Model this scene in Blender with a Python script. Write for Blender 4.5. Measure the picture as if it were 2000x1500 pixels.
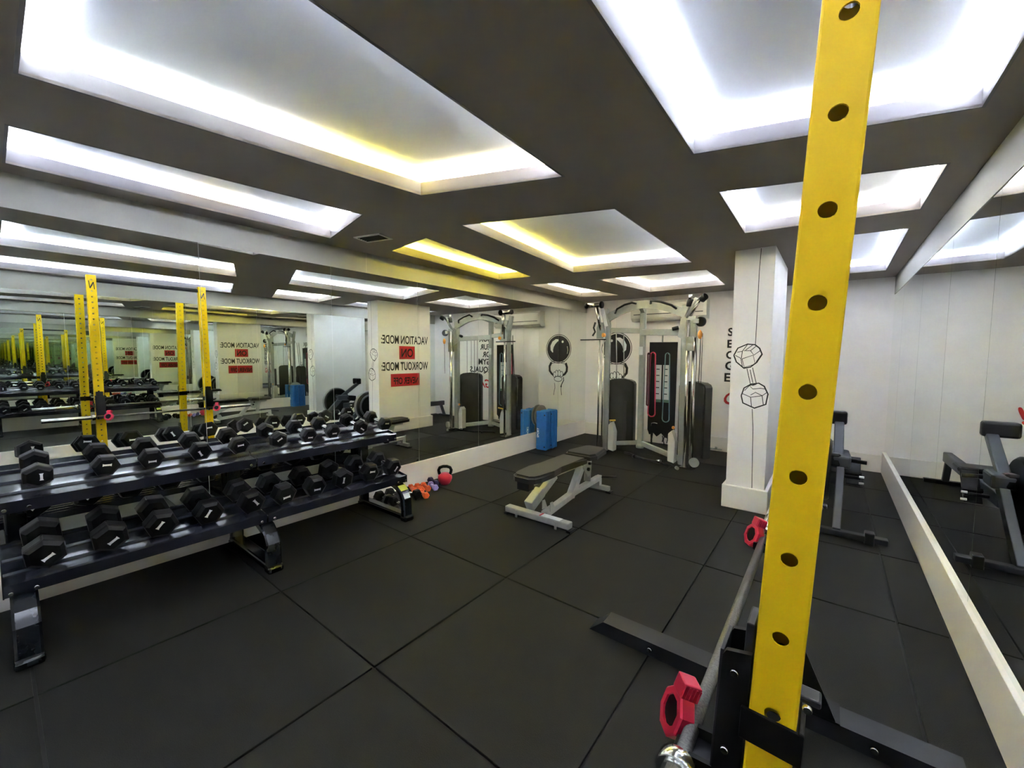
import bpy, bmesh, math, random
from mathutils import Vector, Matrix
random.seed(7)
PI = math.pi
S = bpy.context.scene
for o in list(bpy.data.objects): bpy.data.objects.remove(o)
COL = S.collection

# ---------------- camera, world, exposure ----------------
cam = bpy.data.cameras.new('camera'); co = bpy.data.objects.new('camera', cam); COL.objects.link(co)
cam.sensor_width = 36; cam.lens = 797.75 / 2000 * 36; cam.clip_start = 0.02
r_ = Vector((0.78818, 0.61542, 0.00488)); u_ = Vector((-0.04605, 0.05107, 0.99763)); b_ = r_.cross(u_)
co.matrix_world = Matrix(((r_.x, u_.x, b_.x, 0), (r_.y, u_.y, b_.y, 0), (r_.z, u_.z, b_.z, 1.4757), (0, 0, 0, 1)))
S.camera = co
W = bpy.data.worlds.new('world'); S.world = W; W.use_nodes = True
W.node_tree.nodes['Background'].inputs[0].default_value = (.05, .05, .055, 1)
W.node_tree.nodes['Background'].inputs[1].default_value = 0.3
S.view_settings.view_transform = 'Standard'; S.view_settings.look = 'None'
S.view_settings.gamma = 1; S.view_settings.use_curve_mapping = False
S.view_settings.exposure = 0.0
LED = 275.0          # brightness of the cove strips
try:
    S.cycles.sample_clamp_indirect = 0; S.cycles.sample_clamp_direct = 0
    S.cycles.max_bounces = 28; S.cycles.diffuse_bounces = 7; S.cycles.glossy_bounces = 26
except Exception: pass

# ---------------- room numbers ----------------
LM, RM = -3.681, 0.5865        # mirror planes
LB, RB = -3.669, 0.5665        # baseboard faces
YR, YF = 7.0, -1.7             # rear wall, front wall (behind the camera)
ZC = 2.4827
ZL, ZR = 2.29, 2.265           # mirror tops

# ---------------- materials ----------------
def mat(name, color, rough=.5, metal=0, noise=0, scale=40, bump=0, emit=None, es=0, spec=.5, coat=0, detail=4, dist=.002):
    m = bpy.data.materials.new(name); m.use_nodes = True; nt = m.node_tree; b = nt.nodes['Principled BSDF']
    b.inputs['Base Color'].default_value = (*color, 1); b.inputs['Roughness'].default_value = rough
    b.inputs['Metallic'].default_value = metal
    b.inputs['Specular IOR Level'].default_value = spec
    if coat: b.inputs['Coat Weight'].default_value = coat; b.inputs['Coat Roughness'].default_value = .05
    if emit: b.inputs['Emission Color'].default_value = (*emit, 1); b.inputs['Emission Strength'].default_value = es
    if noise or bump:
        tc = nt.nodes.new('ShaderNodeTexCoord'); nz = nt.nodes.new('ShaderNodeTexNoise')
        nz.inputs['Scale'].default_value = scale; nz.inputs['Detail'].default_value = detail
        nt.links.new(tc.outputs['Object'], nz.inputs['Vector'])
        if noise:
            r = nt.nodes.new('ShaderNodeValToRGB')
            r.color_ramp.elements[0].position = .3; r.color_ramp.elements[1].position = .7
            r.color_ramp.elements[0].color = (*[c * (1 - noise) for c in color], 1)
            r.color_ramp.elements[1].color = (*[min(1, c * (1 + noise)) for c in color], 1)
            nt.links.new(nz.outputs['Fac'], r.inputs['Fac']); nt.links.new(r.outputs['Color'], b.inputs['Base Color'])
        if bump:
            bp = nt.nodes.new('ShaderNodeBump'); bp.inputs['Strength'].default_value = bump; bp.inputs['Distance'].default_value = dist
            nt.links.new(nz.outputs['Fac'], bp.inputs['Height']); nt.links.new(bp.outputs['Normal'], b.inputs['Normal'])
    return m
def lin(r, g, b): return tuple(((c / 255) / 12.92 if c / 255 < .04045 else ((c / 255 + .055) / 1.055) ** 2.4) for c in (r, g, b))
M = dict(
    wall=mat('wall_paint', (.83, .80, .775), .65, noise=.03, scale=3, bump=.15, dist=.003),
    base=mat('skirting_paint', (.82, .78, .71), .4, noise=.03, scale=2.5),
    ceil=mat('ceiling_paint', (.26, .225, .19), .8, noise=.02, scale=4),
    cove=mat('cove_paint', (.76, .78, .82), .7),
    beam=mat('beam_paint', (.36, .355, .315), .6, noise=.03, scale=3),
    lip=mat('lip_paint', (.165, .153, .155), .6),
    rubber=mat('rubber_tile', (.0128, .0130, .0108), .62, noise=.35, scale=260, bump=.35, detail=6, dist=.0015, spec=.16),
    sub=mat('subfloor', (.012, .012, .012), .8),
    mirror=mat('mirror_glass', (.87, .91, .865), 0.0, 1.0),
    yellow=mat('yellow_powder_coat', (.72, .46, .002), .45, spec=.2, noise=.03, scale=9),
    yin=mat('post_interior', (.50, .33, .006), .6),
    blackm=mat('black_powder_coat', (.003, .003, .0032), .42, noise=.2, scale=30, spec=.2),
    footm=mat('dark_grey_steel', (.012, .013, .015), .4, noise=.15, scale=20, spec=.3),
    hex=mat('black_rubber_head', (.0035, .0035, .0036), .45, noise=.15, scale=60, spec=.25),
    chrome=mat('chrome', (.6, .6, .58), .16, 1),
    knurl=mat('knurled_steel', (.13, .125, .115), .42, .85, noise=.25, scale=220, bump=.4),
    rack=mat('gloss_charcoal', (.010, .012, .015), .2, noise=.1, scale=15, coat=.25, spec=.3),
    tray=mat('tray_charcoal', (.018, .019, .026), .24, noise=.1, scale=12, coat=.2, spec=.3),
    silver=mat('silver_paint', (.31, .325, .30), .36, .25, noise=.06, scale=20),
    benchm=mat('bench_silver', (.46, .46, .43), .34, .3, noise=.08, scale=20),
    vinyl=mat('black_vinyl', (.010, .010, .008), .42, noise=.15, scale=90, bump=.1),
    plastic=mat('black_plastic', (.004, .004, .0045), .35, spec=.3),
    shroud=mat('smoked_cover', (.042, .043, .038), .22, noise=.1, scale=8),
    lightgrey=mat('light_grey_housing', (.52, .52, .48), .4),
    blue=mat('blue_foam', (.012, .13, .40), .55, noise=.08, scale=30, bump=.1),
    red=mat('red_vinyl', (.55, .012, .03), .38),
    clip=mat('red_anodised', (.60, .02, .055), .28, .35),
    orange=mat('orange_vinyl', (.85, .13, .03), .45),
    purple=mat('lilac_vinyl', (.32, .27, .62), .45),
    dkpurple=mat('indigo_vinyl', (.06, .05, .17), .45),
    white=mat('white_print', (.82, .82, .80), .5),
    black=mat('black_ink', (.012, .010, .010), .6),
    redink=mat('red_ink', (.55, .015, .02), .6),
    redbox=mat('red_painted_box', (.50, .018, .022), .6),
    ac=mat('ac_plastic', (.62, .60, .54), .4),
    rower=mat('rower_grey', (.05, .055, .065), .4),
    teal=mat('teal_rubber', (.12, .22, .24), .5),
    bandred=mat('red_rubber', (.62, .03, .08), .45),
    maroon=mat('maroon_rubber', (.10, .008, .02), .5),
    cloth=mat('black_cloth', (.006, .006, .006), .85),
    yplast=mat('yellow_plastic', (.85, .62, .08), .4),
    oplast=mat('orange_plastic', (.8, .35, .06), .4),
    disc=mat('grey_disc', (.20, .19, .16), .5),
    sticker=mat('warning_sticker', (.62, .66, .10), .4),
    paper=mat('chart_paper', (.62, .66, .64), .5),
    green=mat('chart_green', (.10, .2, .13), .5),
    steelfin=mat('perforated_grey', (.22, .22, .22), .35, .6),
    vent=mat('vent_grey', (.62, .60, .56), .5),
)

# ---------------- mesh helpers ----------------
class B:
    def __init__(s): s.bm = bmesh.new()
    def box(s, x0, y0, z0, x1, y1, z1, bev=0, rot=None, off=None):
        vs = [s.bm.verts.new(p) for p in ((x0, y0, z0), (x1, y0, z0), (x1, y1, z0), (x0, y1, z0), (x0, y0, z1), (x1, y0, z1), (x1, y1, z1), (x0, y1, z1))]
        fs = [s.bm.faces.new([vs[i] for i in f]) for f in ((3, 2, 1, 0), (4, 5, 6, 7), (0, 1, 5, 4), (1, 2, 6, 5), (2, 3, 7, 6), (3, 0, 4, 7))]
        geom = list(vs)
        if bev:
            es = list({e for f in fs for e in f.edges})
            r = bmesh.ops.bevel(s.bm, geom=es, offset=bev, segments=2, profile=.5, affect='EDGES')
            geom = list({v for v in r['verts']} | {v for v in vs if v.is_valid})
        if rot is not None:
            c = off or Vector(((x0 + x1) / 2, (y0 + y1) / 2, (z0 + z1) / 2))
            bmesh.ops.rotate(s.bm, verts=geom, cent=c, matrix=rot)
        return s
    def bar(s, a, b, w, h, bev=.004, up=(0, 0, 1)):      # rectangular tube from a to b
        a, b = Vector(a), Vector(b); d = (b - a); L = d.length; d.normalize()
        side = d.cross(Vector(up))
        if side.length < 1e-4: side = d.cross(Vector((1, 0, 0)))
        side.normalize(); n = side.cross(d)
        m = Matrix((( side.x, d.x, n.x, a.x), (side.y, d.y, n.y, a.y), (side.z, d.z, n.z, a.z), (0, 0, 0, 1)))
        k = len(s.bm.verts); t = B(); t.box(-w / 2, 0, -h / 2, w / 2, L, h / 2, bev); t.bm.transform(m); s.add(t); return s
    def add(s, t):
        me = bpy.data.meshes.new('t'); t.bm.to_mesh(me); s.bm.from_mesh(me); bpy.data.meshes.remove(me); t.bm.free()
    def cyl(s, a, b, r, r2=None, n=20, caps=True, bev=0):
        a, b = Vector(a), Vector(b); d = (b - a).normalized(); r2 = r if r2 is None else r2
        x = d.orthogonal().normalized(); y = d.cross(x)
        prof = [(0, r), ((b - a).length, r2)]
        if bev: L = (b - a).length; prof = [(0, r - bev), (bev, r), (L - bev, r2), (L, r2 - bev)]
        return s.rings([(a + d * t, x, y, q) for t, q in prof], n, caps)
    def rings(s, rs, n, caps=True):
        L = [[s.bm.verts.new(c + (x * math.cos(2 * PI * i / n) + y * math.sin(2 * PI * i / n)) * q) for i in range(n)] for c, x, y, q in rs]
        for p, q in zip(L, L[1:]):
            for i in range(n):
                f = s.bm.faces.new((p[i], p[(i + 1) % n], q[(i + 1) % n], q[i])); f.smooth = n > 8
        if caps: s.bm.faces.new(L[0][::-1]); s.bm.faces.new(L[-1])
        return s
    def tube(s, pts, r, n=12, closed=False, flat=None):
        pts = [Vector(p) for p in pts]; L = []
        N = len(pts); up = None
        for i, p in enumerate(pts):
            a = pts[(i - 1) % N] if (closed or i) else p; b = pts[(i + 1) % N] if (closed or i < N - 1) else p
            d = (b - a).normalized()
            if up is None: x = d.orthogonal().normalized()
            else: x = (up - d * up.dot(d)).normalized()
            up = x; L.append((p, x, d.cross(x), r if not callable(r) else r(i / (N - 1))))
        if not closed: return s.rings(L, n)
        R = [[s.bm.verts.new(c + (x * math.cos(2 * PI * i / n) + y * math.sin(2 * PI * i / n)) * q) for i in range(n)] for c, x, y, q in L]
        # align the closing ring
        best = min(range(n), key=lambda k: (R[-1][0].co - R[0][k].co).length)
        for j in range(N):
            p, q = R[j], R[(j + 1) % N]; k = best if j == N - 1 else 0
            for i in range(n):
                f = s.bm.faces.new((p[i], p[(i + 1) % n], q[(i + 1 + k) % n], q[(i + k) % n])); f.smooth = True
        return s
    def sweep(s, pts, prof, closed=False, up=(0, 1, 0)):   # rectangular-ish profile [(u,v)] swept along pts; v along up
        pts = [Vector(p) for p in pts]; up = Vector(up); L = []; N = len(pts)
        for i, p in enumerate(pts):
            a = pts[max(i - 1, 0)]; b = pts[min(i + 1, N - 1)]; d = (b - a).normalized(); sd = d.cross(up).normalized()
            L.append([s.bm.verts.new(p + sd * u + up * v) for u, v in prof])
        n = len(prof)
        for p, q in zip(L, L[1:]):
            for i in range(n): s.bm.faces.new((p[i], p[(i + 1) % n], q[(i + 1) % n], q[i])).smooth = False
        s.bm.faces.new(L[0][::-1]); s.bm.faces.new(L[-1]); return s
    def prism(s, poly, z0, z1, axis='z'):
        def P(a, b, c): return {'z': (a, b, c), 'y': (a, c, b), 'x': (c, a, b)}[axis]
        A = [s.bm.verts.new(P(a, b, z0)) for a, b in poly]; Bq = [s.bm.verts.new(P(a, b, z1)) for a, b in poly]
        n = len(poly); s.bm.faces.new(A[::-1]); s.bm.faces.new(Bq)
        for i in range(n): s.bm.faces.new((A[i], A[(i + 1) % n], Bq[(i + 1) % n], Bq[i]))
        return s
    def lathe(s, c, prof, n=24, axis=(0, 0, 1)):
        d = Vector(axis).normalized(); x = d.orthogonal().normalized(); y = d.cross(x); c = Vector(c)
        return s.rings([(c + d * t, x, y, max(q, 1e-4)) for q, t in prof], n)
    def ribbon(s, pts, w, f, closed=False):     # flat stroke, f maps (u,v)->3D
        P = [Vector((p[0], p[1])) for p in pts]; N = len(P); L = []
        for i, p in enumerate(P):
            a = P[(i - 1) % N] if (closed or i) else p; b = P[(i + 1) % N] if (closed or i < N - 1) else p
            d = (b - a).normalized(); n = Vector((-d.y, d.x)); ww = w(i / max(1, N - 1)) if callable(w) else w
            L.append((s.bm.verts.new(f(*(p + n * ww / 2))), s.bm.verts.new(f(*(p - n * ww / 2)))))
        for i in range(N if closed else N - 1):
            (a, b), (c, d) = L[i], L[(i + 1) % N]; s.bm.faces.new((a, b, d, c))
        return s
    def poly(s, pts, f): s.bm.faces.new([s.bm.verts.new(f(*p)) for p in pts]); return s
    def make(s, name, m, parent=None, tag_=None, loc=None, fix=True):
        if fix: bmesh.ops.recalc_face_normals(s.bm, faces=s.bm.faces)
        me = bpy.data.meshes.new(name); s.bm.to_mesh(me); s.bm.free()
        me.materials.append(M[m] if isinstance(m, str) else m)
        o = bpy.data.objects.new(name, me); COL.objects.link(o)
        if parent: o.parent = parent
        if loc: o.location = loc
        return o
def tag(o, label=None, cat=None, group=None, kind=None):
    if label: o['label'] = label
    if cat: o['category'] = cat
    if group: o['group'] = group
    if kind: o['kind'] = kind
    return o
def thing(name, loc, label, cat, group=None, rz=0):
    o = bpy.data.objects.new(name, None); COL.objects.link(o); o.location = loc; o.rotation_euler = (0, 0, rz); o.empty_display_size = .05
    return tag(o, label, cat, group)
def struct(name, loc=(0, 0, 0)):
    o = bpy.data.objects.new(name, None); COL.objects.link(o); o.location = loc; o['kind'] = 'structure'; return o
def copy_tree(o, parent=None):
    c = o.copy(); COL.objects.link(c); c.parent = parent
    for ch in list(o.children): copy_tree(ch, c)
    return c
def arc(c, r, a0, a1, n, r2=None):
    return [(c[0] + r * math.cos(a0 + (a1 - a0) * i / n), c[1] + (r2 or r) * math.sin(a0 + (a1 - a0) * i / n)) for i in range(n + 1)]
def text(name, body, size, loc, rot, m, parent, align='LEFT', offset=0, sx=1, shear=0):
    cu = bpy.data.curves.new(name, 'FONT'); cu.body = body; cu.size = size; cu.align_x = align; cu.offset = offset; cu.shear = shear; cu.resolution_u = 3
    t = bpy.data.objects.new('tmp', cu); COL.objects.link(t)
    dg = bpy.context.evaluated_depsgraph_get(); dg.update()
    me = bpy.data.meshes.new_from_object(t.evaluated_get(dg)); me.name = name
    bpy.data.objects.remove(t); me.materials.clear(); me.materials.append(M[m])
    mw = Matrix.Translation(Vector(loc)) @ rot.to_4x4() @ Matrix.Diagonal((sx, 1, 1, 1)); me.transform(mw)
    o = bpy.data.objects.new(name, me); COL.objects.link(o); o.parent = parent; return o

# ---------------- floor ----------------
floor = struct('floor')
B().box(LB - .1, YF, -.06, RB + .1, YR + .05, -.012).make('subfloor', 'sub', floor)
xs = [LB] + [-3.6445 + i for i in range(1, 5)] + [RB]
ys = [YF] + [-.947 + j for j in range(0, 8)] + [YR]
tiles = {}
for i in range(len(xs) - 1):
    for j in range(len(ys) - 1):
        w, d = round(xs[i + 1] - xs[i], 4), round(ys[j + 1] - ys[j], 4)
        if (w, d) not in tiles:
            g = .0055
            t = B().box(g, g, -.02, w - g, d - g, 0, .0022).make('floor_tile', 'rubber', floor); tiles[(w, d)] = t
        else:
            t = tiles[(w, d)].copy(); COL.objects.link(t); t.parent = floor
        t.location = (xs[i], ys[j], random.uniform(-.0006, .0006))

# ---------------- walls ----------------
def frame_holes(outer, holes, z, thick, name, m, parent=None):
    bm = bmesh.new()
    for loop in [outer] + holes:
        vs = [bm.verts.new((x, y, z)) for x, y in loop]
        for i in range(len(vs)): bm.edges.new((vs[i], vs[(i + 1) % len(vs)]))
    bmesh.ops.triangle_fill(bm, use_beauty=True, use_dissolve=False, edges=bm.edges[:])
    r = bmesh.ops.extrude_face_region(bm, geom=bm.faces[:])
    bmesh.ops.translate(bm, verts=[v for v in r['geom'] if isinstance(v, bmesh.types.BMVert)], vec=(0, 0, thick))
    b = B(); b.bm.free(); b.bm = bm
    return b.make(name, m, parent)
wl = struct('wall_left')
B().box(LM - .2, YF, 0, LM - .008, YR + .2, 2.9).make('wall_core', 'wall', wl)
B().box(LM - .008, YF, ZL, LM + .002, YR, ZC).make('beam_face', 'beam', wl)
wr = struct('wall_right')
B().box(RM + .008, YF, 0, RM + .2, YR + .2, 2.9).make('wall_core', 'wall', wr)
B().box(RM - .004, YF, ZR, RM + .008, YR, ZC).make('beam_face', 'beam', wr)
yl = [YF] + [-1.02 + i * 1.003 for i in range(0, 8)] + [YR - .003]
for a, b in zip(yl, yl[1:]):
    B().box(LM - .006, a + .0015, .25, LM, b - .0015, ZL).make('mirror_panel', 'mirror', wl)
yr_ = [YF, -1.05, -.07, .93, 1.93, 2.925, 3.874, 4.952, 6.135, YR - .003]
for a, b in zip(yr_, yr_[1:]):
    B().box(RM, a + .0015, .26, RM + .006, b - .0015, ZR).make('mirror_panel', 'mirror', wr)
# fine joints in the plaster beam above the left mirror
for y in (2.357, 4.743): B().box(LM + .0018, y - .0012, ZL, LM + .0026, y + .0012, ZC).make('plaster_joint', 'vent', wl)
wb = struct('wall_rear')
B().box(LM - .2, YR, 0, RM + .2, YR + .15, 2.9).make('wall_core', 'wall', wb)
for x in (-3.35, -3.08, -2.6, -2.0): B().box(x - .0015, YR - .0012, .22, x + .0015, YR + .002, ZC).make('panel_joint', 'vent', wb)
wf = struct('wall_front')
B().box(LM - .2, YF - .15, 0, RM + .2, YF, 2.9).make('wall_core', 'wall', wf)
def tagk(o, k='structure'): o['kind'] = k; return o
tagk(B().box(LM - .002, YF, 0, LB, YR, .262, .003).make('baseboard_left', 'base'))
bl = tagk(B().box(RB, YF, 0, RM + .004, YR, .27, .003).make('baseboard_right', 'base'))
tagk(B().box(LB, YR - .016, 0, RB, YR + .002, .222, .003).make('baseboard_rear', 'base'))
tagk(B().box(LB, YF - .002, 0, RB, YF + .016, .222, .003).make('baseboard_front', 'base'))
# silver pipe along the foot of the rear wall
t1 = B().cyl((-1.8, YR - .035, .035), (-1.28, YR - .035, .035), .012); t1.cyl((-1.36, YR - .035, .035), (-1.36, YR - .035, .07), .02)
tagk(t1.make('trim_1', 'silver'))

# ---------------- ceiling with recessed light coves ----------------
Q = dict(
    A=[(-2.355, .12), (-1.212, .12), (-1.240, 2.035), (-2.084, 1.73)],
    B=[(-3.495, .11), (-2.925, .11), (-2.703, 1.705), (-3.458, 1.872)],
    C=[(-3.398, 2.455), (-2.795, 2.371), (-3.055, 4.295), (-3.513, 4.216)],
    D=[(-2.300, 2.313), (-1.218, 2.691), (-1.223, 4.672), (-2.497, 4.392)],
    E=[(-3.412, 4.774), (-3.028, 4.905), (-2.814, 6.447), (-3.423, 6.296)],
    F=[(-2.467, 4.989), (-1.190, 5.182), (-1.214, 6.391), (-2.275, 6.407)],
    G=[(-.577, -.5), (.436, -.5), (.429, 2.505), (-.586, 2.21)],
    H=[(-.588, 2.807), (.427, 3.12), (.426, 3.938), (-.602, 3.842)],
    I=[(-.16, 4.40), (.428, 4.469), (.447, 6.433), (-.16, 6.39)],
    J=[(-2.35, -1.45), (-1.22, -1.45), (-1.22, -.35), (-2.35, -.35)],  # unseen light, added behind the viewpoint for extra illumination
    K=[(-3.45, -1.4), (-2.9, -1.4), (-2.9, -.3), (-3.45, -.3)],  # second unseen light added behind the camera to brighten the room
)
cool, white, warm, yel = (.80, .86, 1.0), (1.0, .97, .90), (1.0, .86, .52), (1.0, .80, .09)
# strip colours per edge: list of (start fraction, end fraction, colour)
STR = {k: [[(0, 1, cool)]] * 4 for k in Q}
STR['A'] = [[(0, 1, cool)], [(0, .8, cool), (.8, 1, (.75, .8, 1.))], [(0, 1, warm)], [(0, .38, yel), (.38, .6, white), (.6, 1, (.92, 1, .95))]]
STR['B'] = [[(0, 1, cool)], [(0, 1, cool)], [(0, 1, white)], [(0, .35, cool), (.35, .6, warm), (.6, 1, cool)]]
STR['C'] = [[(0, 1, yel)]] * 4
STR['D'] = [[(0, .5, white), (.5, 1, cool)], [(0, 1, cool)], [(0, .5, white), (.5, 1, warm)], [(0, .9, yel), (.9, 1, white)]]
STR['E'] = [[(0, 1, warm)]] * 4
STR['F'] = [[(0, 1, warm)], [(0, 1, white)], [(0, 1, white)], [(0, 1, warm)]]
STR['H'] = [[(0, .6, cool), (.6, 1, warm)], [(0, 1, white)], [(0, 1, white)], [(0, 1, cool)]]
outer = [(LM - .1, YF - .1), (RM + .1, YF - .1), (RM + .1, YR + .1), (LM - .1, YR + .1)]
ceil = frame_holes(outer, list(Q.values()), ZC, .012, 'ceiling', 'ceil'); ceil['kind'] = 'structure'
def offs(poly, d):
    out = []; n = len(poly)
    for i in range(n):
        p0, p1, p2 = (Vector(poly[(i + k) % n]) for k in (-1, 0, 1))
        e1 = (p1 - p0).normalized(); e2 = (p2 - p1).normalized()
        n1 = Vector((e1.y, -e1.x)); n2 = Vector((e2.y, -e2.x)); k = 1 + n1.dot(n2)
        out.append(p1 + (n1 + n2) * d / k)
    return out
emats = {}
def emat(c, pw):
    key = (c, round(pw, 2))
    if key not in emats: emats[key] = mat('led_glow', (.8, .8, .8), .5, emit=c, es=LED * pw)
    return emats[key]
DESC = dict(A='large recessed ceiling light with a yellow glow in one corner, at top left', B='long narrow cool white recessed ceiling light beside the left mirror beam',
    C='narrow recessed ceiling light glowing strong yellow over the left mirror', D='square recessed ceiling light with a yellow left edge near the cable machine',
    E='smallest recessed ceiling light in the far left corner', F='bright white recessed ceiling light directly above the cable machine',
    G='big cool white recessed ceiling light behind the top of the yellow post', H='wide shallow recessed ceiling light crossed by the yellow post',
    I='recessed ceiling light nearest the right rear corner, beyond the white column', J='unseen recessed ceiling light added behind the viewpoint to light the middle of the room',
    K='unseen narrow recessed ceiling light added behind the viewpoint to light the left wall side')
PW = dict(A=1, B=.8, C=1.0, D=1, E=.6, F=1.0, G=1.05, H=1, I=.9, J=1, K=.8)
for k, q in Q.items():
    cx = sum(p[0] for p in q) / 4; cy = sum(p[1] for p in q) / 4
    t = thing('recessed_ceiling_light', (0, 0, 0), DESC[k], 'ceiling light')
    lipo = offs(q, .012)
    def wallring(inner, out_, z0, z1, name, m):
        b = B(); n = 4
        for i in range(4):
            a0, a1 = inner[i], inner[(i + 1) % 4]; b0, b1 = out_[i], out_[(i + 1) % 4]
            v = [b.bm.verts.new((*p, z)) for z in (z0, z1) for p in (a0, a1, b1, b0)]
            for f in ((0, 1, 5, 4), (3, 2, 6, 7), (4, 5, 6, 7), (0, 1, 2, 3)): b.bm.faces.new([v[j] for j in f])
        return b.make(name, m, t)
    # lip stands on the board and hides the strips
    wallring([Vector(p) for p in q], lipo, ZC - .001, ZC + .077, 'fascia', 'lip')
    D_ = .13 if k not in ('G', 'I', 'H') else .11
    o1, o2 = offs(q, D_), offs(q, D_ + .015); top = ZC + .128
    wallring(o1, o2, ZC + .008, top, 'cove_wall', 'cove')
    b = B(); b.bm.faces.new([b.bm.verts.new((*p, top)) for p in o2]); b.bm.faces.new([b.bm.verts.new((*p, top + .01)) for p in o2]); b.make('cove_top', 'cove', t)
    mid = offs(q, .055)
    for i in range(4):
        a, c = mid[i], mid[(i + 1) % 4]; dv = (c - a).normalized(); a = a + dv * .03; c = c - dv * .03
        L = (c - a).length
        for f0, f1, colr in STR[k][i]:
            p0 = a + dv * L * f0; p1 = a + dv * L * f1
            B().bar((p0.x, p0.y, ZC + .058), (p1.x, p1.y, ZC + .058), .012, .008, 0).make('led_strip', emat(colr, PW[k]), t)

# small air vent in the ceiling
v = thing('ceiling_vent', (-3.15, 2.09, ZC), 'small slotted grey air vent in the dark ceiling above left mirror', 'vent', rz=.25)
b = B(); b.box(-.14, -.085, -.008, .14, -.065, .001); b.box(-.14, .065, -.008, .14, .085, .001); b.box(-.14, -.065, -.008, -.12, .065, .001); b.box(.12, -.065, -.008, .14, .065, .001)
b.make('frame', 'vent', v); B().box(-.12, -.065, -.002, .12, .065, -.0008).make('backing', 'black', v)
for i in range(5): B().box(-.12, -.055 + i * .026, -.008, .12, -.050 + i * .026, -.002).make('slat', 'footm', v)

# ---------------- column ----------------
cx0, cx1, cy0, cy1 = -.769, -.4406, 4.436, 5.676
colm = thing('column', ((cx0 + cx1) / 2, (cy0 + cy1) / 2, 0), 'white painted rectangular column with a line drawing of a dumbbell on its front', 'column')
cl = Vector(colm.location)
def wp(o): o.matrix_parent_inverse = Matrix.Translation(-cl); return o
wp(B().box(cx0, cy0, 0, cx1, cy1, ZC + .005, .004).make('shaft', 'wall', colm))
wp(B().box(cx0 - .03, cy0 - .03, 0, cx1 + .03, cy1 + .03, .223, .006).make('baseboard', 'base', colm))
DB = [[(-0.746,1.492),(-0.714,1.561),(-0.634,1.599),(-0.57,1.593),(-0.532,1.559),(-0.509,1.502),(-0.551,1.425),(-0.6,1.381),(-0.655,1.368),(-0.722,1.428),(-0.746,1.492)],[(-0.733,1.492),(-0.684,1.463),(-0.668,1.38)],[(-0.675,1.458),(-0.583,1.494),(-0.563,1.411),(-0.652,1.377),(-0.675,1.458)],[(-0.717,1.521),(-0.674,1.531),(-0.633,1.594)],[(-0.674,1.531),(-0.68,1.463)],[(-0.661,1.536),(-0.606,1.536),(-0.557,1.583)],[(-0.606,1.536),(-0.577,1.494),(-0.523,1.54)],[(-0.556,1.43),(-0.513,1.507)],[(-0.648,1.541),(-0.591,1.588)],[(-0.629,1.366),(-0.613,1.298),(-0.595,1.221)],[(-0.583,1.377),(-0.565,1.3),(-0.545,1.222)],[(-0.603,1.357),(-0.575,1.232)],[(-0.595,1.221),(-0.576,1.207),(-0.545,1.222)],[(-0.668,1.105),(-0.647,1.181),(-0.589,1.222),(-0.526,1.233),(-0.481,1.206),(-0.448,1.134),(-0.461,1.036),(-0.553,0.993),(-0.652,1.036),(-0.668,1.105)],[(-0.66,1.127),(-0.588,1.096),(-0.495,1.116),(-0.452,1.154)],[(-0.588,1.096),(-0.577,0.999)],[(-0.495,1.116),(-0.483,1.034)],[(-0.642,1.156),(-0.603,1.205),(-0.573,1.175),(-0.512,1.184),(-0.471,1.18)],[(-0.603,1.205),(-0.535,1.229)],[(-0.589,1.117),(-0.55,1.144),(-0.495,1.116)],[(-0.556,2.476),(-0.564,2.268),(-0.565,1.987),(-0.568,1.598)],[(-0.571,0.985),(-0.557,0.806),(-0.55,0.469),(-0.544,0.225)]]
b = B(); fy = cy0 - .0012
for i, s in enumerate(DB):
    w = .009 if i in (0, 13) else (.0055 if i >= 20 else .006)
    b.ribbon(s, w, lambda u, v_: (u, fy, v_))
    if i in (0, 13):
        c = Vector((sum(p[0] for p in s) / len(s), sum(p[1] for p in s) / len(s)))
        b.ribbon([tuple(c + (Vector(p) - c) * .955) for p in s], .004, lambda u, v_: (u, fy, v_))
wp(b.make('painted_dumbbell', 'black', colm, fix=False))
# wording on the column side that faces the left mirror
RX = Matrix(((0, 0, -1), (-1, 0, 0), (0, 1, 0)))     # text x -> -Y, y -> Z, normal -> -X
fx = cx0 - .0015
def wline(body, z, h, y0, y1, m, nm, x=fx, off=.004):
    o = text(nm, body, h / .72, (0, 0, 0), Matrix.Identity(3), m, colm, offset=off)
    xs_ = [v_.co.x for v_ in o.data.vertices]; wd = max(xs_) - min(xs_); mn = min(xs_)
    o.data.transform(Matrix.Translation((x, y0, z)) @ RX.to_4x4() @ Matrix.Diagonal(((y0 - y1) / wd, 1, 1, 1)) @ Matrix.Translation((-mn, 0, 0)))
    return wp(o)
wline('VACATION MODE:', 1.70, .16, 5.61, 4.50, 'black', 'lettering')
wline('WORKOUT MODE:', 1.19, .16, 5.61, 4.50, 'black', 'lettering')
wp(B().box(fx, 4.90, 1.40, cx0 + .001, 5.275, 1.655).make('red_panel', 'redbox', colm))
wp(B().box(fx, 4.70, .875, cx0 + .001, 5.39, 1.12).make('red_panel', 'redbox', colm))
wline('ON', 1.445, .165, 5.23, 4.95, 'black', 'lettering', fx - .001)
wline('NEVER OFF', .92, .13, 5.36, 4.76, 'black', 'lettering', fx - .001)
wp(B().box(cx0 - .0018, 5.386, .223, cx0, 5.39, ZC).make('panel_joint', 'vent', colm))

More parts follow.
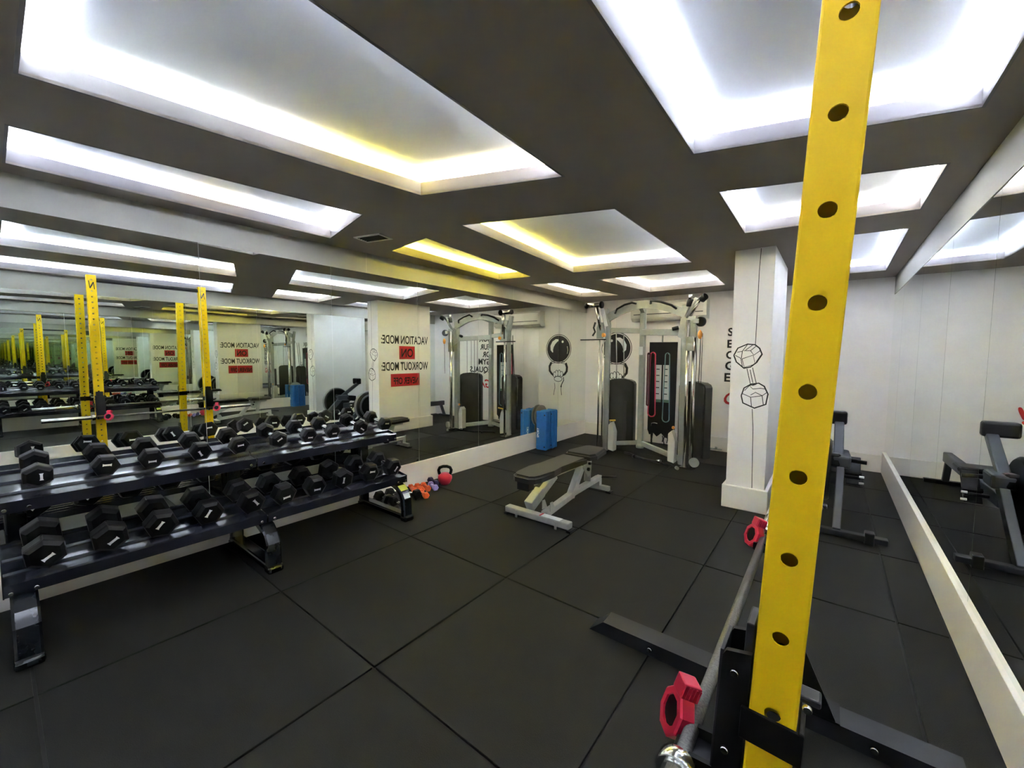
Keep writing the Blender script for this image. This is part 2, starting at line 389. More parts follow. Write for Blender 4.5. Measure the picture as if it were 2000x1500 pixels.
# ---------------- rear wall paintings ----------------
km = thing('kettlebell_mural', (-3.07, YR - .002, 1.3), 'black painted fist gripping an upside down kettlebell on the rear wall', 'mural')
kc = Vector(km.location)
def wk(o, c=kc): o.matrix_parent_inverse = Matrix.Translation(-c); return o
def F(d): return lambda u, v_: (-3.07 + u, YR - d, 1.62 + v_)
b = B(); b.poly(arc((0, 0), .262, 0, 2 * PI, 48)[:-1], F(.002)); wk(b.make('ball', 'black', km, fix=False))
b = B(); b.ribbon(arc((0, 0), .283, 0, 2 * PI, 48)[:-1], .012, F(.002), True)
b.ribbon(arc((.01, -.3), .2, PI * .78, PI * .22, 12, .06), .012, F(.002)); b.ribbon(arc((.01, -.335), .2, PI * .78, PI * .22, 12, .06), .009, F(.002))
# handle loop
b.ribbon([(-.17, -.28), (-.20, -.36), (-.195, -.44), (-.15, -.50), (-.09, -.53)], lambda t: .05 - .01 * t, F(.002))
b.ribbon([(.16, -.27), (.205, -.35), (.20, -.44), (.15, -.50), (.09, -.54)], lambda t: .05 - .01 * t, F(.002))
b.ribbon([(-.085, -.73), (-.07, -.79), (-.075, -.85), (-.085, -.92)], .012, F(.002)); b.ribbon([(.085, -.68), (.07, -.77), (.09, -.86), (.10, -.93)], .010, F(.002))
b.ribbon([(-.12, -.56), (-.13, -.62), (-.09, -.69), (-.06, -.76)], .018, F(.002))
wk(b.make('outline', 'black', km, fix=False))
b = B()
for i, (x, z, rx, rz) in enumerate(((-.08, -.50, .026, .05), (-.025, -.485, .027, .06), (.035, -.49, .027, .06), (.085, -.515, .024, .05), (.0, -.60, .085, .045))):
    b.poly(arc((x, z), rx + .011, 0, 2 * PI, 16, rz + .011)[:-1], F(.0022 + .0002 * i))
wk(b.make('knuckle_outline', 'black', km, fix=False))  # black outline drawn around each white knuckle
b = B()
for i, (x, z, rx, rz) in enumerate(((-.08, -.50, .026, .05), (-.025, -.485, .027, .06), (.035, -.49, .027, .06), (.085, -.515, .024, .05), (.0, -.60, .085, .045))):
    b.poly(arc((x, z), rx, 0, 2 * PI, 16, rz)[:-1], F(.0034 + .0002 * i))
wk(b.make('knuckle', 'white', km, fix=False))
b = B(); b.poly(arc((-.095, .14), .024, 0, 2 * PI, 16)[:-1], F(.003)); b.ribbon([(.0, .175), (.05, .165), (.11, .12), (.15, .05), (.155, -.02), (.13, -.07)], lambda t: .012 + .075 * math.sin(PI * min(1, t * .9 + .08)), F(.003))
b.ribbon([(-.2, -.1), (-.215, -.03), (-.2, .05)], .01, F(.003)); wk(b.make('highlight', 'white', km, fix=False))
# tall lettering on the rear wall, half hidden by the column
RZ = Matrix(((1, 0, 0), (0, 0, -1), (0, 1, 0)))
wt = thing('wall_lettering', (-1.28, YR - .002, 1.4), 'stack of hand-painted black and red words on the rear wall behind the column', 'lettering')
for body, z, h, m in (('SOX', 1.80, .12, 'black'), ('EUR', 1.62, .12, 'black'), ('OR', 1.45, .12, 'black'), ('GYM', 1.28, .13, 'black'), ('EQUALS', 1.10, .13, 'black'), ('GAINS!', .75, .19, 'redink')):
    o = text('word', body, h / .72, (-1.27 - (1.80 - z) * .045, YR - .0022, z), RZ, m, wt, offset=.005, sx=1.0)
    if body[0:2] == 'GA':
        for v_ in o.data.vertices: v_.co.x = -1.318 + (v_.co.x + 1.318) * .97 + (v_.co.z - .75) * .25
    o.matrix_parent_inverse = Matrix.Translation(-Vector(wt.location))

# ---------------- air conditioner ----------------
ac = thing('air_conditioner', (-2.02, YR, 2.0), 'cream wall-mounted air conditioner behind the cable machine', 'air conditioner')
prof = [(0, .0), (-.13, .0), (-.19, .05), (-.20, .11), (-.20, .27), (-.17, .31), (0, .31)]
b = B(); b.prism([(y, z) for y, z in prof], -.60, .60, 'x'); b.make('housing', 'ac', ac)
B().box(-.55, -.205, .125, .55, -.199, .275, .002).make('front_panel', 'ac', ac)
B().box(-.55, -.203, .103, .55, -.196, .115).make('air_slot', 'black', ac)
B().bar((-.55, -.165, .022), (.55, -.165, .022), .05, .004, .001, (0, .7, .7)).make('louvre', 'ac', ac)
ac.location = (-2.14, YR, 2.07)

# ---------------- squat rack, post tilt as in the photo ----------------
TILT = math.atan(.044)
rack = thing('squat_rack', (-.09, 1.42, 0), 'yellow two-post squat rack with black floor feet, closest to the viewer', 'squat rack')
def hole_post(y0, y1):
    w, d, H0, H1 = .07, .09, .0, 2.46; t = .004; b = B()
    def cell(P, u0, u1, v0, v1, hc, r):
        # plate with a round hole: outer face, inner face and bore; P(u, v, depth)
        for dep in (0, t):
            outer_ = []
            n = 16; hol = [(hc[0] + r * math.cos(2 * PI * i / n), hc[1] + r * math.sin(2 * PI * i / n)) for i in range(n)]
            pr = []
            for i in range(n):
                a = 2 * PI * i / n; cx_, sx_ = math.cos(a), math.sin(a)
                ku = ((u1 - hc[0]) if cx_ > 0 else (hc[0] - u0)) / max(abs(cx_), 1e-6); kv = ((v1 - hc[1]) if sx_ > 0 else (hc[1] - v0)) / max(abs(sx_), 1e-6)
                k = min(ku, kv); pr.append((hc[0] + cx_ * k, hc[1] + sx_ * k))
            for i in range(n):
                j = (i + 1) % n; pts = [hol[i], hol[j], pr[j], pr[i]]
                # corner point when the square corner lies between
                p, q = pr[i], pr[j]
                if abs(p[0] - q[0]) > 1e-6 and abs(p[1] - q[1]) > 1e-6:
                    cu = u1 if max(p[0], q[0]) > hc[0] + 1e-4 and (abs(p[0] - u1) < 1e-5 or abs(q[0] - u1) < 1e-5) else u0
                    cv = v1 if (abs(p[1] - v1) < 1e-5 or abs(q[1] - v1) < 1e-5) else v0
                    pts = [hol[i], hol[j], q, (cu, cv), p]
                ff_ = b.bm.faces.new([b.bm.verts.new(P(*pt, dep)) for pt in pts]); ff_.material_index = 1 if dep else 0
        for i in range(n):
            j = (i + 1) % n; b.bm.faces.new([b.bm.verts.new(P(*hol[k], dd)) for k, dd in ((i, 0), (j, 0), (j, t), (i, t))])
    c = .004
    sides = ((w, lambda u, v_, dp: (u, y0 + dp, v_), .1402), (w, lambda u, v_, dp: (-u, y1 - dp, v_), .1402),
             (d, lambda u, v_, dp: (-w / 2 + dp, (y0 + y1) / 2 - u, v_), .0701), (d, lambda u, v_, dp: (w / 2 - dp, (y0 + y1) / 2 + u, v_), .0701))
    for si, (wd, P, pitch) in enumerate(sides):
        z0 = (.861 - .1402 * 6 + (.0701 if si == 1 else 0)) if pitch > .1 else .861 - .0701 * 12; k = 0; zz = z0; lo = H0
        while zz < H1 - .02:
            hi = zz + pitch / 2
            if zz + pitch > H1 - .02: hi = H1
            cell(P, -wd / 2 + c, wd / 2 - c, lo, hi, (0, zz), .0125 if pitch > .1 else .0115); lo = hi; zz += pitch
    # rounded corners
    for sx_, sy_ in ((-1, -1), (1, -1), (1, 1), (-1, 1)):
        yc = y0 if sy_ < 0 else y1
        p = [(sx_ * (w / 2), yc - sy_ * c), (sx_ * (w / 2 - c * .3), yc - sy_ * c * .3), (sx_ * (w / 2 - c), yc)]
        for a_, b__ in zip(p, p[1:]): b.bm.faces.new([b.bm.verts.new(v_) for v_ in ((*a_, H0), (*b__, H0), (*b__, H1), (*a_, H1))])
    b.box(-w / 2 + .001, y0 + .001, H1 - .003, w / 2 - .001, y1 - .001, H1 + .002)
    bmesh.ops.remove_doubles(b.bm, verts=b.bm.verts, dist=.0003)
    return b
RT = Matrix.Rotation(TILT, 4, 'Y')
def rp(o): o.matrix_basis = Matrix.Rotation(TILT, 4, 'Y'); return o
posts = []
for y0, y1 in ((.80, .89), (1.945, 2.035)):
    posts.append(rp(hole_post(y0 - 1.42, y1 - 1.42).make('post', 'yellow', rack)))
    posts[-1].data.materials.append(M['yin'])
    # emblem near the top of the post, facing the left mirror
    b = B(); ym = (y0 + y1) / 2 - 1.42; f = lambda u, v_: (-.0365, ym - u, v_)
    b.ribbon([(-.024, 2.285), (-.018, 2.375)], .008, f); b.ribbon([(-.018, 2.375), (.016, 2.295)], .012, f); b.ribbon([(.016, 2.295), (.024, 2.39)], .008, f)
    rp(b.make('emblem', 'black', rack, fix=False))
# pull-up bar
b = B(); b.cyl((0, .89 - 1.42, 2.40), (0, 1.945 - 1.42, 2.40), .019); rp(b.make('pull_up_bar', 'footm', rack))
B().bar((.12, .86 - 1.42, 2.415), (.12, 1.98 - 1.42, 2.415), .03, .03).make('crossmember', 'footm', rack)
for yy in (.845, 1.99):
    b = B(); b.prism([(-.88, 0), (.52, 0), (.52, .07), (-.80, .07)], yy - 1.42 - .055, yy - 1.42 + .055, 'y')
    ft = b.make('foot', 'footm', rack)
    for xb in (.28, -.55):
        b = B(); b.cyl((xb, yy - 1.42 - .056, .035), (xb, yy - 1.42 - .066, .035), .014, .011, 12); b.make('bolt', 'chrome', ft)
    # gusset plates that carry the post
    b = B(); b.prism([(-.16, .07), (.17, .07), (.055, .33), (-.05, .33)], yy - 1.42 - .057, yy - 1.42 - .049, 'y'); b.make('gusset', 'blackm', rack)
    b = B(); b.prism([(-.12, .07), (.12, .07), (.05, .17), (-.04, .17)], yy - 1.42 + .049, yy - 1.42 + .057, 'y'); b.make('gusset', 'yellow', rack)
    B().box(-.16, yy - 1.42 - .06, .07, .18, yy - 1.42 + .06, .078).make('foot_plate', 'blackm', rack)
    # J-hook clamped round the post
    y0, y1 = yy - .045 - 1.42, yy + .045 - 1.42
    jh = rp(B().box(-.046, y0 - .008, .797, .046, y0 - .0015, .855, .001).make('j_hook', 'blackm', rack))
    B().box(-.046, y1 + .0015, .797, .046, y1 + .008, .855, .001).make('strap', 'blackm', jh)
    B().box(.0365, y0 - .008, .797, .046, y1 + .008, .858, .003).make('latch', 'blackm', jh)
    B().box(.03, y0 + .02, .893, .064, y1 - .035, .905, .004).make('pin_handle', 'footm', jh)
    B().box(-.052, y0 + .012, .74, -.037, y1 - .012, 1.0, .003).make('liner', 'footm', jh)
    P_ = [(-.038, .665), (-.150, .655), (-.165, .662), (-.165, .69), (-.085, .70), (-.083, .93), (-.078, .94), (-.038, .95)]
    for yy0 in (y0 + .002, y1 - .012):
        b = B(); b.prism(P_, yy0, yy0 + .010, 'y'); b.make('hook_plate', 'blackm', jh)
    B().box(-.160, y0 + .010, .664, -.045, y1 - .010, .674, .002).make('cradle', 'footm', jh)
    B().box(-.088, y0 + .003, .70, -.0815, y1 - .003, .938, .001).make('cradle_back', 'footm', jh)
    for xb, zb in ((-.062, .905), (-.066, .75), (.046, .90)):
        b = B(); b.cyl((xb, y0 + .002, zb), (xb, y0 - .004, zb), .0075, .006, 12); b.make('bolt', 'chrome', jh)
# label plate low on the near foot
B().box(.22, .775 - 1.42, .071, .36, .87 - 1.42, .0735).make('label_plate', 'white', rack)

# barbell
bx, bz = -.197, .69
bb = thing('barbell', (bx, 1.42, bz), 'long steel barbell lying in the hooks of the yellow rack', 'barbell')
b = B(); b.cyl((0, -.66, 0), (0, .66, 0), .0142, n=20); b.make('shaft', 'knurl', bb)
for s_ in (-1, 1):
    b = B(); b.cyl((0, s_ * .635, 0), (0, s_ * .665, 0), .037, n=32, bev=.003); b.make('sleeve_collar', 'chrome', bb)
    b = B(); b.cyl((0, s_ * .665, 0), (0, s_ * 1.08, 0), .0248, n=28, bev=.003); b.make('sleeve', 'chrome', bb)
# red clamp collars hung on the hook lips
def clamp(yc, label):
    t = thing('barbell_clamp', (-.234, yc, .690), label, 'barbell clamp')
    n = 8; ro, ri, hw = .047, .030, .017; b = B()
    rr = [[b.bm.verts.new((x, r * math.cos(2 * PI * (i + .5) / n), r * math.sin(2 * PI * (i + .5) / n) * 1.12)) for i in range(n)] for x, r in ((-hw, ri), (-hw, ro - .004), (-hw + .004, ro), (hw - .004, ro), (hw, ro - .004), (hw, ri))]
    for k in range(6):
        for i in range(n): b.bm.faces.new((rr[k][i], rr[k][(i + 1) % n], rr[(k + 1) % 6][(i + 1) % n], rr[(k + 1) % 6][i]))
    b.make('ring', 'clip', t)
    b = B(); b.cyl((-.012, 0, 0), (.012, 0, 0), .0315, n=8); b.make('pad', 'blackm', t)
    r = B(); r.box(-.020, -.020, .044, .020, .020, .080, .003); lv = r.make('lever', 'clip', t)
    for i in range(5): B().box(-.018 + i * .0082, -.0225, .048, -.0145 + i * .0082, -.0195, .076).make('rib', 'clip', lv)
    n_ = Vector((-.74, -.55, .34)).normalized(); t.rotation_mode = 'QUATERNION'; t.rotation_quaternion = (-n_).to_track_quat('X', 'Z'); return t
clamp(.90, 'red barbell clamp with ribbed lever on the near hook, at the bottom of the photo')
clamp(2.045, 'red barbell clamp on the far hook just left of the yellow post')

# ---------------- dumbbell rack ----------------
dr = thing('dumbbell_rack', (-3.35, 1.13, 0), 'long charcoal two-tier dumbbell rack along the left mirror', 'dumbbell rack')
def wd_(o, c=Vector((-3.35, 1.13, 0))): o.matrix_parent_inverse = Matrix.Translation(-c); return o
def tray(x0, z0, x1, z1, y0, y1):
    # x0,z0 front edge ; x1,z1 rear edge : folded sheet profile in the XZ plane
    d = Vector((x1 - x0, z1 - z0)); L = d.length; d.normalize(); n = Vector((-d.y, d.x)) if d.x > 0 else Vector((d.y, -d.x))
    pr = [(0, -.05), (0, .012), (.02, .012), (.022, 0), (.12, 0), (.125, .012), (.16, .012), (.165, 0), (.27, 0), (.275, .012), (.31, .012), (.315, 0), (L - .02, 0), (L - .018, .012), (L, .012), (L, -.03), (L - .005, -.03), (L - .008, -.006), (.006, -.006), (.005, -.05)]
    pts = [(x0 + d.x * a + n.x * c, z0 + d.y * a + n.y * c) for a, c in pr]
    b = B(); b.prism(pts, y0, y1, 'y'); return b
segs = ((-.01, 1.125), (1.135, 2.29))
for (x0, z0, x1, z1) in ((-3.005, .372, -3.46, .442), (-3.155, .735, -3.60, .815)):
    for a, c in segs:
        wd_(tray(x0, z0, x1, z1, a, c).make('tray', 'tray', dr))
for ys_ in (.05, 1.13, 2.24):
    # floor bar, rear upright, arched front leg
    b = B(); b.bar((-3.645, ys_, .035), (-2.93, ys_, .035), .085, .05, .012); wd_(b.make('floor_bar', 'rack', dr))
    b = B(); b.box(-2.975, ys_ - .05, 0, -2.895, ys_ + .05, .05, .015); wd_(b.make('foot_cap', 'rack', dr))
    b = B(); b.box(-3.655, ys_ - .045, 0, -3.60, ys_ + .045, .03, .006); wd_(b.make('foot_cap', 'rack', dr))
    b = B(); b.bar((-3.61, ys_, .05), (-3.61, ys_, .80), .085, .05, .01, (1, 0, 0)); wd_(b.make('upright', 'rack', dr))
    pts = [(-2.94, ys_, .03), (-2.94, ys_, .12), (-2.945, ys_, .19), (-2.975, ys_, .245), (-3.03, ys_, .285), (-3.11, ys_, .31), (-3.22, ys_, .325), (-3.40, ys_, .335), (-3.60, ys_, .34)]
    hw, hh = .045, .026
    pf = [(-hh, -hw + .01), (-hh + .008, -hw), (hh - .008, -hw), (hh, -hw + .01), (hh, hw - .01), (hh - .008, hw), (-hh + .008, hw), (-hh, hw - .01)]
    b = B(); b.sweep(pts, pf, up=(0, 1, 0)); leg = wd_(b.make('front_leg', 'rack', dr))
    for i in (0, 1):
        b = B(); b.cyl((-2.915, ys_ - .03 + .0, .17 - i * .03), (-2.911, ys_ - .03, .17 - i * .03), .003, n=8); wd_(b.make('rivet', 'chrome', leg), Vector((0, 0, 0)))
    # arms under the trays
    b = B(); b.bar((-3.60, ys_, .40), (-3.06, ys_, .315), .05, .05, .006); wd_(b.make('tray_arm', 'rack', dr))
    b = B(); b.bar((-3.61, ys_, .77), (-3.21, ys_, .68), .05, .045, .006); wd_(b.make('tray_arm', 'rack', dr))
    for (xx, zz) in ((-3.0, .345), (-3.15, .71)):
        for dy in (-.04, .04):
            b = B(); b.cyl((xx - .004, ys_ + dy, zz), (xx + .008, ys_ + dy, zz - .002), .009, .008, 10); wd_(b.make('bolt', 'chrome', dr))
o = wd_(B().bar((-2.961, 2.24, .2695), (-3.010, 2.24, .3055), .075, .004, 0).make('warning_label', 'sticker', dr))
o = wd_(B().bar((-2.9235, 2.24, .205), (-2.945, 2.24, .245), .06, .004, 0).make('maker_label', 'paper', dr))
# end plates
for ys_ in (-.015, 2.295):
    for (x0, z0, x1, z1) in ((-3.005, .372, -3.46, .442), (-3.155, .735, -3.60, .815)):
        b = B(); b.prism([(x0, z0 - .05), (x0, z0 + .015), (x1, z1 + .015), (x1, z1 - .045)], ys_, ys_ + .005, 'y'); wd_(b.make('end_plate', 'rack', dr))

# ---------------- hex dumbbells ----------------
def dumbbell(name, AF, T, GL, rg, mh, mg, logo=True):
    # axis along local X; AF across flats, T head thickness, GL grip length
    root = thing(name, (0, 0, 0), '', 'dumbbell')
    R = AF / math.sqrt(3)
    for s_ in (-1, 1):
        b = B(); xa, xb = s_ * GL / 2, s_ * (GL / 2 + T)
        x = Vector((0, 1, 0)); y = Vector((0, 0, 1)); e = T * .16
        def hx(rr, xx): return [b.bm.verts.new((xx, rr * math.cos(PI / 6 + PI / 3 * i + PI / 6), rr * math.sin(PI / 6 + PI / 3 * i + PI / 6))) for i in range(6)]
        rings = [hx(R * .72, xa), hx(R * .97, xa + s_ * e), hx(R, xa + s_ * e * 1.6), hx(R, xb - s_ * e * 1.5), hx(R * .95, xb - s_ * e * .8), hx(R * .72, xb)]
        for p, q in zip(rings, rings[1:]):
            for i in range(6): b.bm.faces.new((p[i], p[(i + 1) % 6], q[(i + 1) % 6], q[i]))
        b.bm.faces.new(rings[0]); b.bm.faces.new(rings[-1])
        bmesh.ops.bevel(b.bm, geom=[e_ for e_ in b.bm.edges if abs((e_.verts[0].co - e_.verts[1].co).x) > T * .3], offset=R * .07, segments=2, affect='EDGES')
        hd = b.make('head', mh, root)
        if logo:
            L_ = AF * .34; h_ = AF * .045; xf = xb + s_ * .0012
            g = B(); g.poly([(-L_ / 2, -h_ * 1.6), (-L_ / 2, h_ * 1.6), (-L_ / 2 + h_ * 1.3, h_), (L_ / 2 - h_ * 1.3, h_), (L_ / 2, h_ * 1.6), (L_ / 2, -h_ * 1.6), (L_ / 2 - h_ * 1.3, -h_), (-L_ / 2 + h_ * 1.3, -h_)], lambda u, v_: (xf, u, v_ + AF * .1))
            g.make('printed_mark', 'white', hd, fix=False)
    b = B(); n = 8
    prof = [(-GL / 2, rg * 1.15), (-GL * .38, rg), (-GL * .2, rg * 1.12), (0, rg * 1.18), (GL * .2, rg * 1.12), (GL * .38, rg), (GL / 2, rg * 1.15)]
    b.rings([(Vector((t, 0, 0)), Vector((0, 1, 0)), Vector((0, 0, 1)), q) for t, q in prof], 16); b.make('handle', mg, root)
    return root
proto_up = dumbbell('hex_dumbbell', .110, .078, .160, .0145, 'hex', 'chrome')
proto_lo = dumbbell('hex_dumbbell', .144, .10, .14, .0155, 'hex', 'chrome')
yu = [.13, .38, .59, .83, 1.05, 1.31, 1.53, 1.74, 2.0, 2.235]
ylo = [.13, .37, .59, .82, 1.06, 1.27, 1.5, 1.74, 1.98, 2.2]
ORD = ['nearest the left frame edge', 'second from the left', 'third from the left', 'fourth from the left', 'fifth from the left', 'fifth from the right', 'fourth from the right', 'third from the right', 'second from the right', 'at the right end nearest the bench']
ORDL = ORD[:9] + ['at the right end over the arched leg']
for row, (proto, ysr, x, z, tilt, ord_, lab) in enumerate(((proto_up, yu, -3.365, .862, .16, ORD, 'upper'), (proto_lo, ylo, -3.225, .487, .14, ORDL, 'lower'))):
    for i, y in enumerate(ysr):
        o = proto if i == 0 else copy_tree(proto)
        o.location = (x + random.uniform(-.012, .012), y, z)
        k = random.choice((0, 1, 2, 3, 4, 5)); jit = random.uniform(-.14, .14)
        o.rotation_euler = (k * PI / 3 + (PI / 6 if random.random() < .35 else 0) + jit, tilt, random.uniform(-.05, .05)); o.rotation_mode = 'XYZ'
        tag(o, 'black rubber hex dumbbell on the %s tray, %s' % (lab, ord_[i]), 'dumbbell', 'hex dumbbells on the %s tray' % lab)

# small dumbbells on the floor under the rack end
sm = dumbbell('hex_dumbbell', .102, .058, .10, .012, 'hex', 'chrome', False)
SM = [(-3.47, 2.365, .0515, -.06, 'front left of the cluster under the rack'), (-3.46, 2.485, .0515, -.04, 'rearmost in the cluster under the rack'), (-3.235, 2.375, .0515, .08, 'right one of the cluster beside the arched leg'), (-3.37, 2.625, .0515, .1, 'outside the arched leg beside the orange ones')]
for i, (x, y, z, a, ds) in enumerate(SM):
    o = sm if i == 0 else copy_tree(sm); o.location = (x, y, z); o.rotation_euler = (0, 0, a)
    tag(o, 'small black hex dumbbell on the floor, ' + ds, 'dumbbell', 'small black dumbbells on the floor')
so = dumbbell('vinyl_dumbbell', .062, .045, .09, .014, 'orange', 'orange', False)
for i, (x, y, a, ds) in enumerate(((-3.51, 2.762, -.35, 'the one nearest the rack'), (-3.486, 2.830, -.35, 'middle of the row of three'), (-3.462, 2.898, -.35, 'next to the lilac one'), (-3.305, 2.735, -.3, 'farthest from the wall'))):
    o = so if i == 0 else copy_tree(so); o.location = (x, y, .032 if i != 1 else .032); o.rotation_euler = (0, 0, a)
    tag(o, 'small orange vinyl dumbbell on the floor by the rack, ' + ds, 'dumbbell', 'orange vinyl dumbbells')
sp = dumbbell('vinyl_dumbbell', .062, .045, .09, .014, 'purple', 'purple', False)
sp.location = (-3.42, 2.968, .032); sp.rotation_euler = (0, 0, -.35); tag(sp, 'lilac vinyl dumbbell on the floor between orange ones and the red kettlebell', 'dumbbell')
o = dumbbell('vinyl_dumbbell', .066, .05, .09, .014, 'dkpurple', 'dkpurple', False); o.location = (-3.535, 3.068, .034); o.rotation_euler = (0, 0, -.3)
tag(o, 'dark indigo vinyl dumbbell half hidden behind the red kettlebell', 'dumbbell')

kb = thing('kettlebell', (-3.44, 3.165, 0), 'red kettlebell with black handle on the floor by the left mirror', 'kettlebell', rz=-.84)
b = B(); b.lathe((0, 0, 0), [(0, 0), (.042, 0), (.050, .005), (.070, .035), (.081, .068), (.079, .095), (.066, .118), (.045, .13), (0, .134)], 28); b.make('body', 'red', kb)
pts = [(0, -.050, .105), (0, -.066, .135), (0, -.072, .165), (0, -.058, .195), (0, -.022, .208), (0, .022, .208), (0, .058, .195), (0, .072, .165), (0, .066, .135), (0, .050, .105)]
b = B(); b.tube(pts, .0175, 12); b.make('handle', 'blackm', kb)

# ---------------- blue folded mats and disc ----------------
def matt(y0, y1, x0, label):
    t = thing('folded_mat', (x0, y0, 0), label, 'exercise mat'); n = 3; w = (y1 - y0) / n
    H_ = .62
    for i in range(n):
        b = B(); g = .004; b.box(0, i * w + g, 0.003, .185 + (.012 if i == 0 else 0), (i + 1) * w - g, H_ - (.01 if i % 2 else 0), min(.022, w * .35)); fd = b.make('mat_fold', 'blue', t)
        if i == 0:
            for z in (.06, H_ - .06):
                b = B(); b.cyl((.165, .003, z), (.165, .0015, z), .013, n=16); b.make('eyelet', 'black', fd)
            o = text('printed_name', 'SPORT', .05, (.062, .002, .20), Matrix(((0, -1, 0), (0, 0, -1), (1, 0, 0))), 'white', fd, offset=.001)
    return t
matt(5.255, 5.43, -3.625, 'blue folded exercise mat with eyelets standing by the mirror, nearer one')
matt(5.445, 5.62, -3.625, 'blue folded exercise mat standing behind the other, farther from the viewer')
t = thing('balance_disc', (-3.650, 5.24, .0), 'grey round disc peeking over the blue mats against the mirror', 'disc')
b = B(); b.cyl((-.012, .2, .52), (.008, .2, .52), .17, n=40); b.box(-.010, .12, 0, .006, .28, .50); b.make('disc', 'disc', t)

# ---------------- adjustable bench ----------------
be = thing('workout_bench', (-2.0, 3.45, 0), 'flat black padded bench on a silver frame in the middle of the floor', 'bench')
be.rotation_euler = (0, 0, 0)
def wbn(o, c=Vector((-2.0, 3.45, 0))): o.matrix_parent_inverse = Matrix.Translation(-c); return o
def pad(pts, z, h, name, rb=.02):
    b = B(); b.prism(pts, z, z + h); bmesh.ops.bevel(b.bm, geom=[e for e in b.bm.edges if abs(e.verts[0].co.z - e.verts[1].co.z) < 1e-6 and e.verts[0].co.z > z + h / 2], offset=rb, segments=3, affect='EDGES')
    for f in b.bm.faces: f.smooth = False
    return b.make(name, 'vinyl', be)
X0 = -2.0
bp = [(X0 - .07, 2.70), (X0 + .07, 2.70), (X0 + .115, 2.735), (X0 + .135, 2.80), (X0 + .135, 3.0), (X0 + .115, 3.15), (X0 + .12, 3.3), (X0 + .14, 3.6), (X0 - .14, 3.6), (X0 - .12, 3.3), (X0 - .115, 3.15), (X0 - .135, 3.0), (X0 - .135, 2.80), (X0 - .115, 2.735)]
wbn(pad(bp, .415, .06, 'back_pad'))
sp_ = [(X0 - .14, 3.66), (X0 + .14, 3.66), (X0 + .175, 3.75), (X0 + .13, 4.06), (X0 + .09, 4.10), (X0 - .09, 4.10), (X0 - .13, 4.06), (X0 - .175, 3.75)]
o = wbn(pad(sp_, .428, .058, 'seat_pad'))
b = B(); b.box(X0 - .06, 2.715, .345, X0 + .06, 2.80, .413, .004); wbn(b.make('end_cap', 'plastic', be))
b = B(); b.bar((X0 - .35, 2.95, .047), (X0 + .33, 2.95, .047), .075, .056, .008); ff = wbn(b.make('front_foot', 'benchm', be))
for s_ in (-1, 1):
    b = B(); b.box(X0 + s_ * .335 - .02, 2.90, 0.0, X0 + s_ * .335 + .02, 3.0, .018, .003); wbn(b.make('rubber_foot', 'plastic', ff), Vector((0, 0, 0)))
    b = B(); b.box(X0 + s_ * .21 - .012, 2.9, .0, X0 + s_ * .21 + .012, 2.908, .07, .003); wbn(b.make('clip', 'benchm', ff), Vector((0, 0, 0)))
wbn(B().box(X0 + .05, 2.918, .0750, X0 + .24, 2.982, .0762).make('label_plate', 'white', be))
wbn(B().box(X0 + .03, 2.918, .0750, X0 + .045, 2.982, .0766).make('red_stripe', 'red', be))
b = B(); b.bar((X0 + .04, 2.985, .062), (X0 + .04, 3.47, .115), .062, .058, .006); wbn(b.make('main_beam', 'benchm', be))
b = B(); b.bar((X0 + .04, 3.45, .10), (X0 + .04, 3.66, .36), .065, .07, .006); wbn(b.make('post', 'benchm', be))
b = B(); b.bar((X0 + .04, 3.47, .125), (X0 + .04, 4.06, .145), .058, .052, .006); wbn(b.make('rear_beam', 'benchm', be))
b = B(); b.bar((X0 - .10, 4.07, .045), (X0 + .17, 4.07, .045), .05, .05, .005); b.bar((X0 + .04, 4.07, .05), (X0 + .04, 4.07, .17), .06, .05, .005, (1, 0, 0)); wbn(b.make('rear_foot', 'benchm', be))
for s_ in (-.10, .17): wbn(B().box(X0 + s_ - .03, 4.03, 0, X0 + s_ + .03, 4.11, .022, .004).make('rubber_foot', 'plastic', be))
b = B(); b.bar((X0 - .05, 2.93, .15), (X0 - .05, 3.30, .335), .055, .07, .005); wbn(b.make('adjuster_arm', 'benchm', be))
b = B(); b.bar((X0 - .05, 2.88, .15), (X0 - .05, 3.06, .24), .085, .09, .006); wbn(b.make('adjuster_sleeve', 'benchm', be))
b = B(); b.bar((X0, 2.80, .385), (X0, 3.62, .375), .06, .05, .005); wbn(b.make('pad_rail', 'benchm', be))
b = B(); b.bar((X0, 3.66, .395), (X0, 4.02, .40), .05, .045, .005); wbn(b.make('seat_rail', 'benchm', be))
b = B(); b.cyl((X0 + .04, 3.80, .17), (X0 + .02, 3.86, .38), .035); wbn(b.make('seat_strut', 'benchm', be))
b = B(); b.prism([(3.62, .36), (3.72, .24), (3.78, .26), (3.80, .40), (3.66, .41)], X0 - .03, X0 - .02, 'x'); wbn(b.make('pivot_plate', 'benchm', be))
b = B(); b.prism([(3.62, .36), (3.72, .24), (3.78, .26), (3.80, .40), (3.66, .41)], X0 + .08, X0 + .09, 'x'); wbn(b.make('pivot_plate', 'benchm', be))
b = B(); b.cyl((X0 + .095, 3.70, .33), (X0 + .115, 3.70, .33), .018, n=14); b.cyl((X0 + .095, 3.72, .385), (X0 + .12, 3.72, .385), .014, n=14); wbn(b.make('knob', 'plastic', be))
b = B(); b.cyl((X0 + .04, 4.08, .15), (X0 + .18, 4.22, .14), .012, n=12); wbn(b.make('pull_handle', 'plastic', be))
for s_ in (-1, 1):
    b = B(); b.prism([(3.02, .09), (3.10, .09), (3.06, .17), (3.02, .17)], X0 + .04 + s_ * .042 - .003, X0 + .04 + s_ * .042 + .003, 'x'); wbn(b.make('gusset', 'benchm', be))

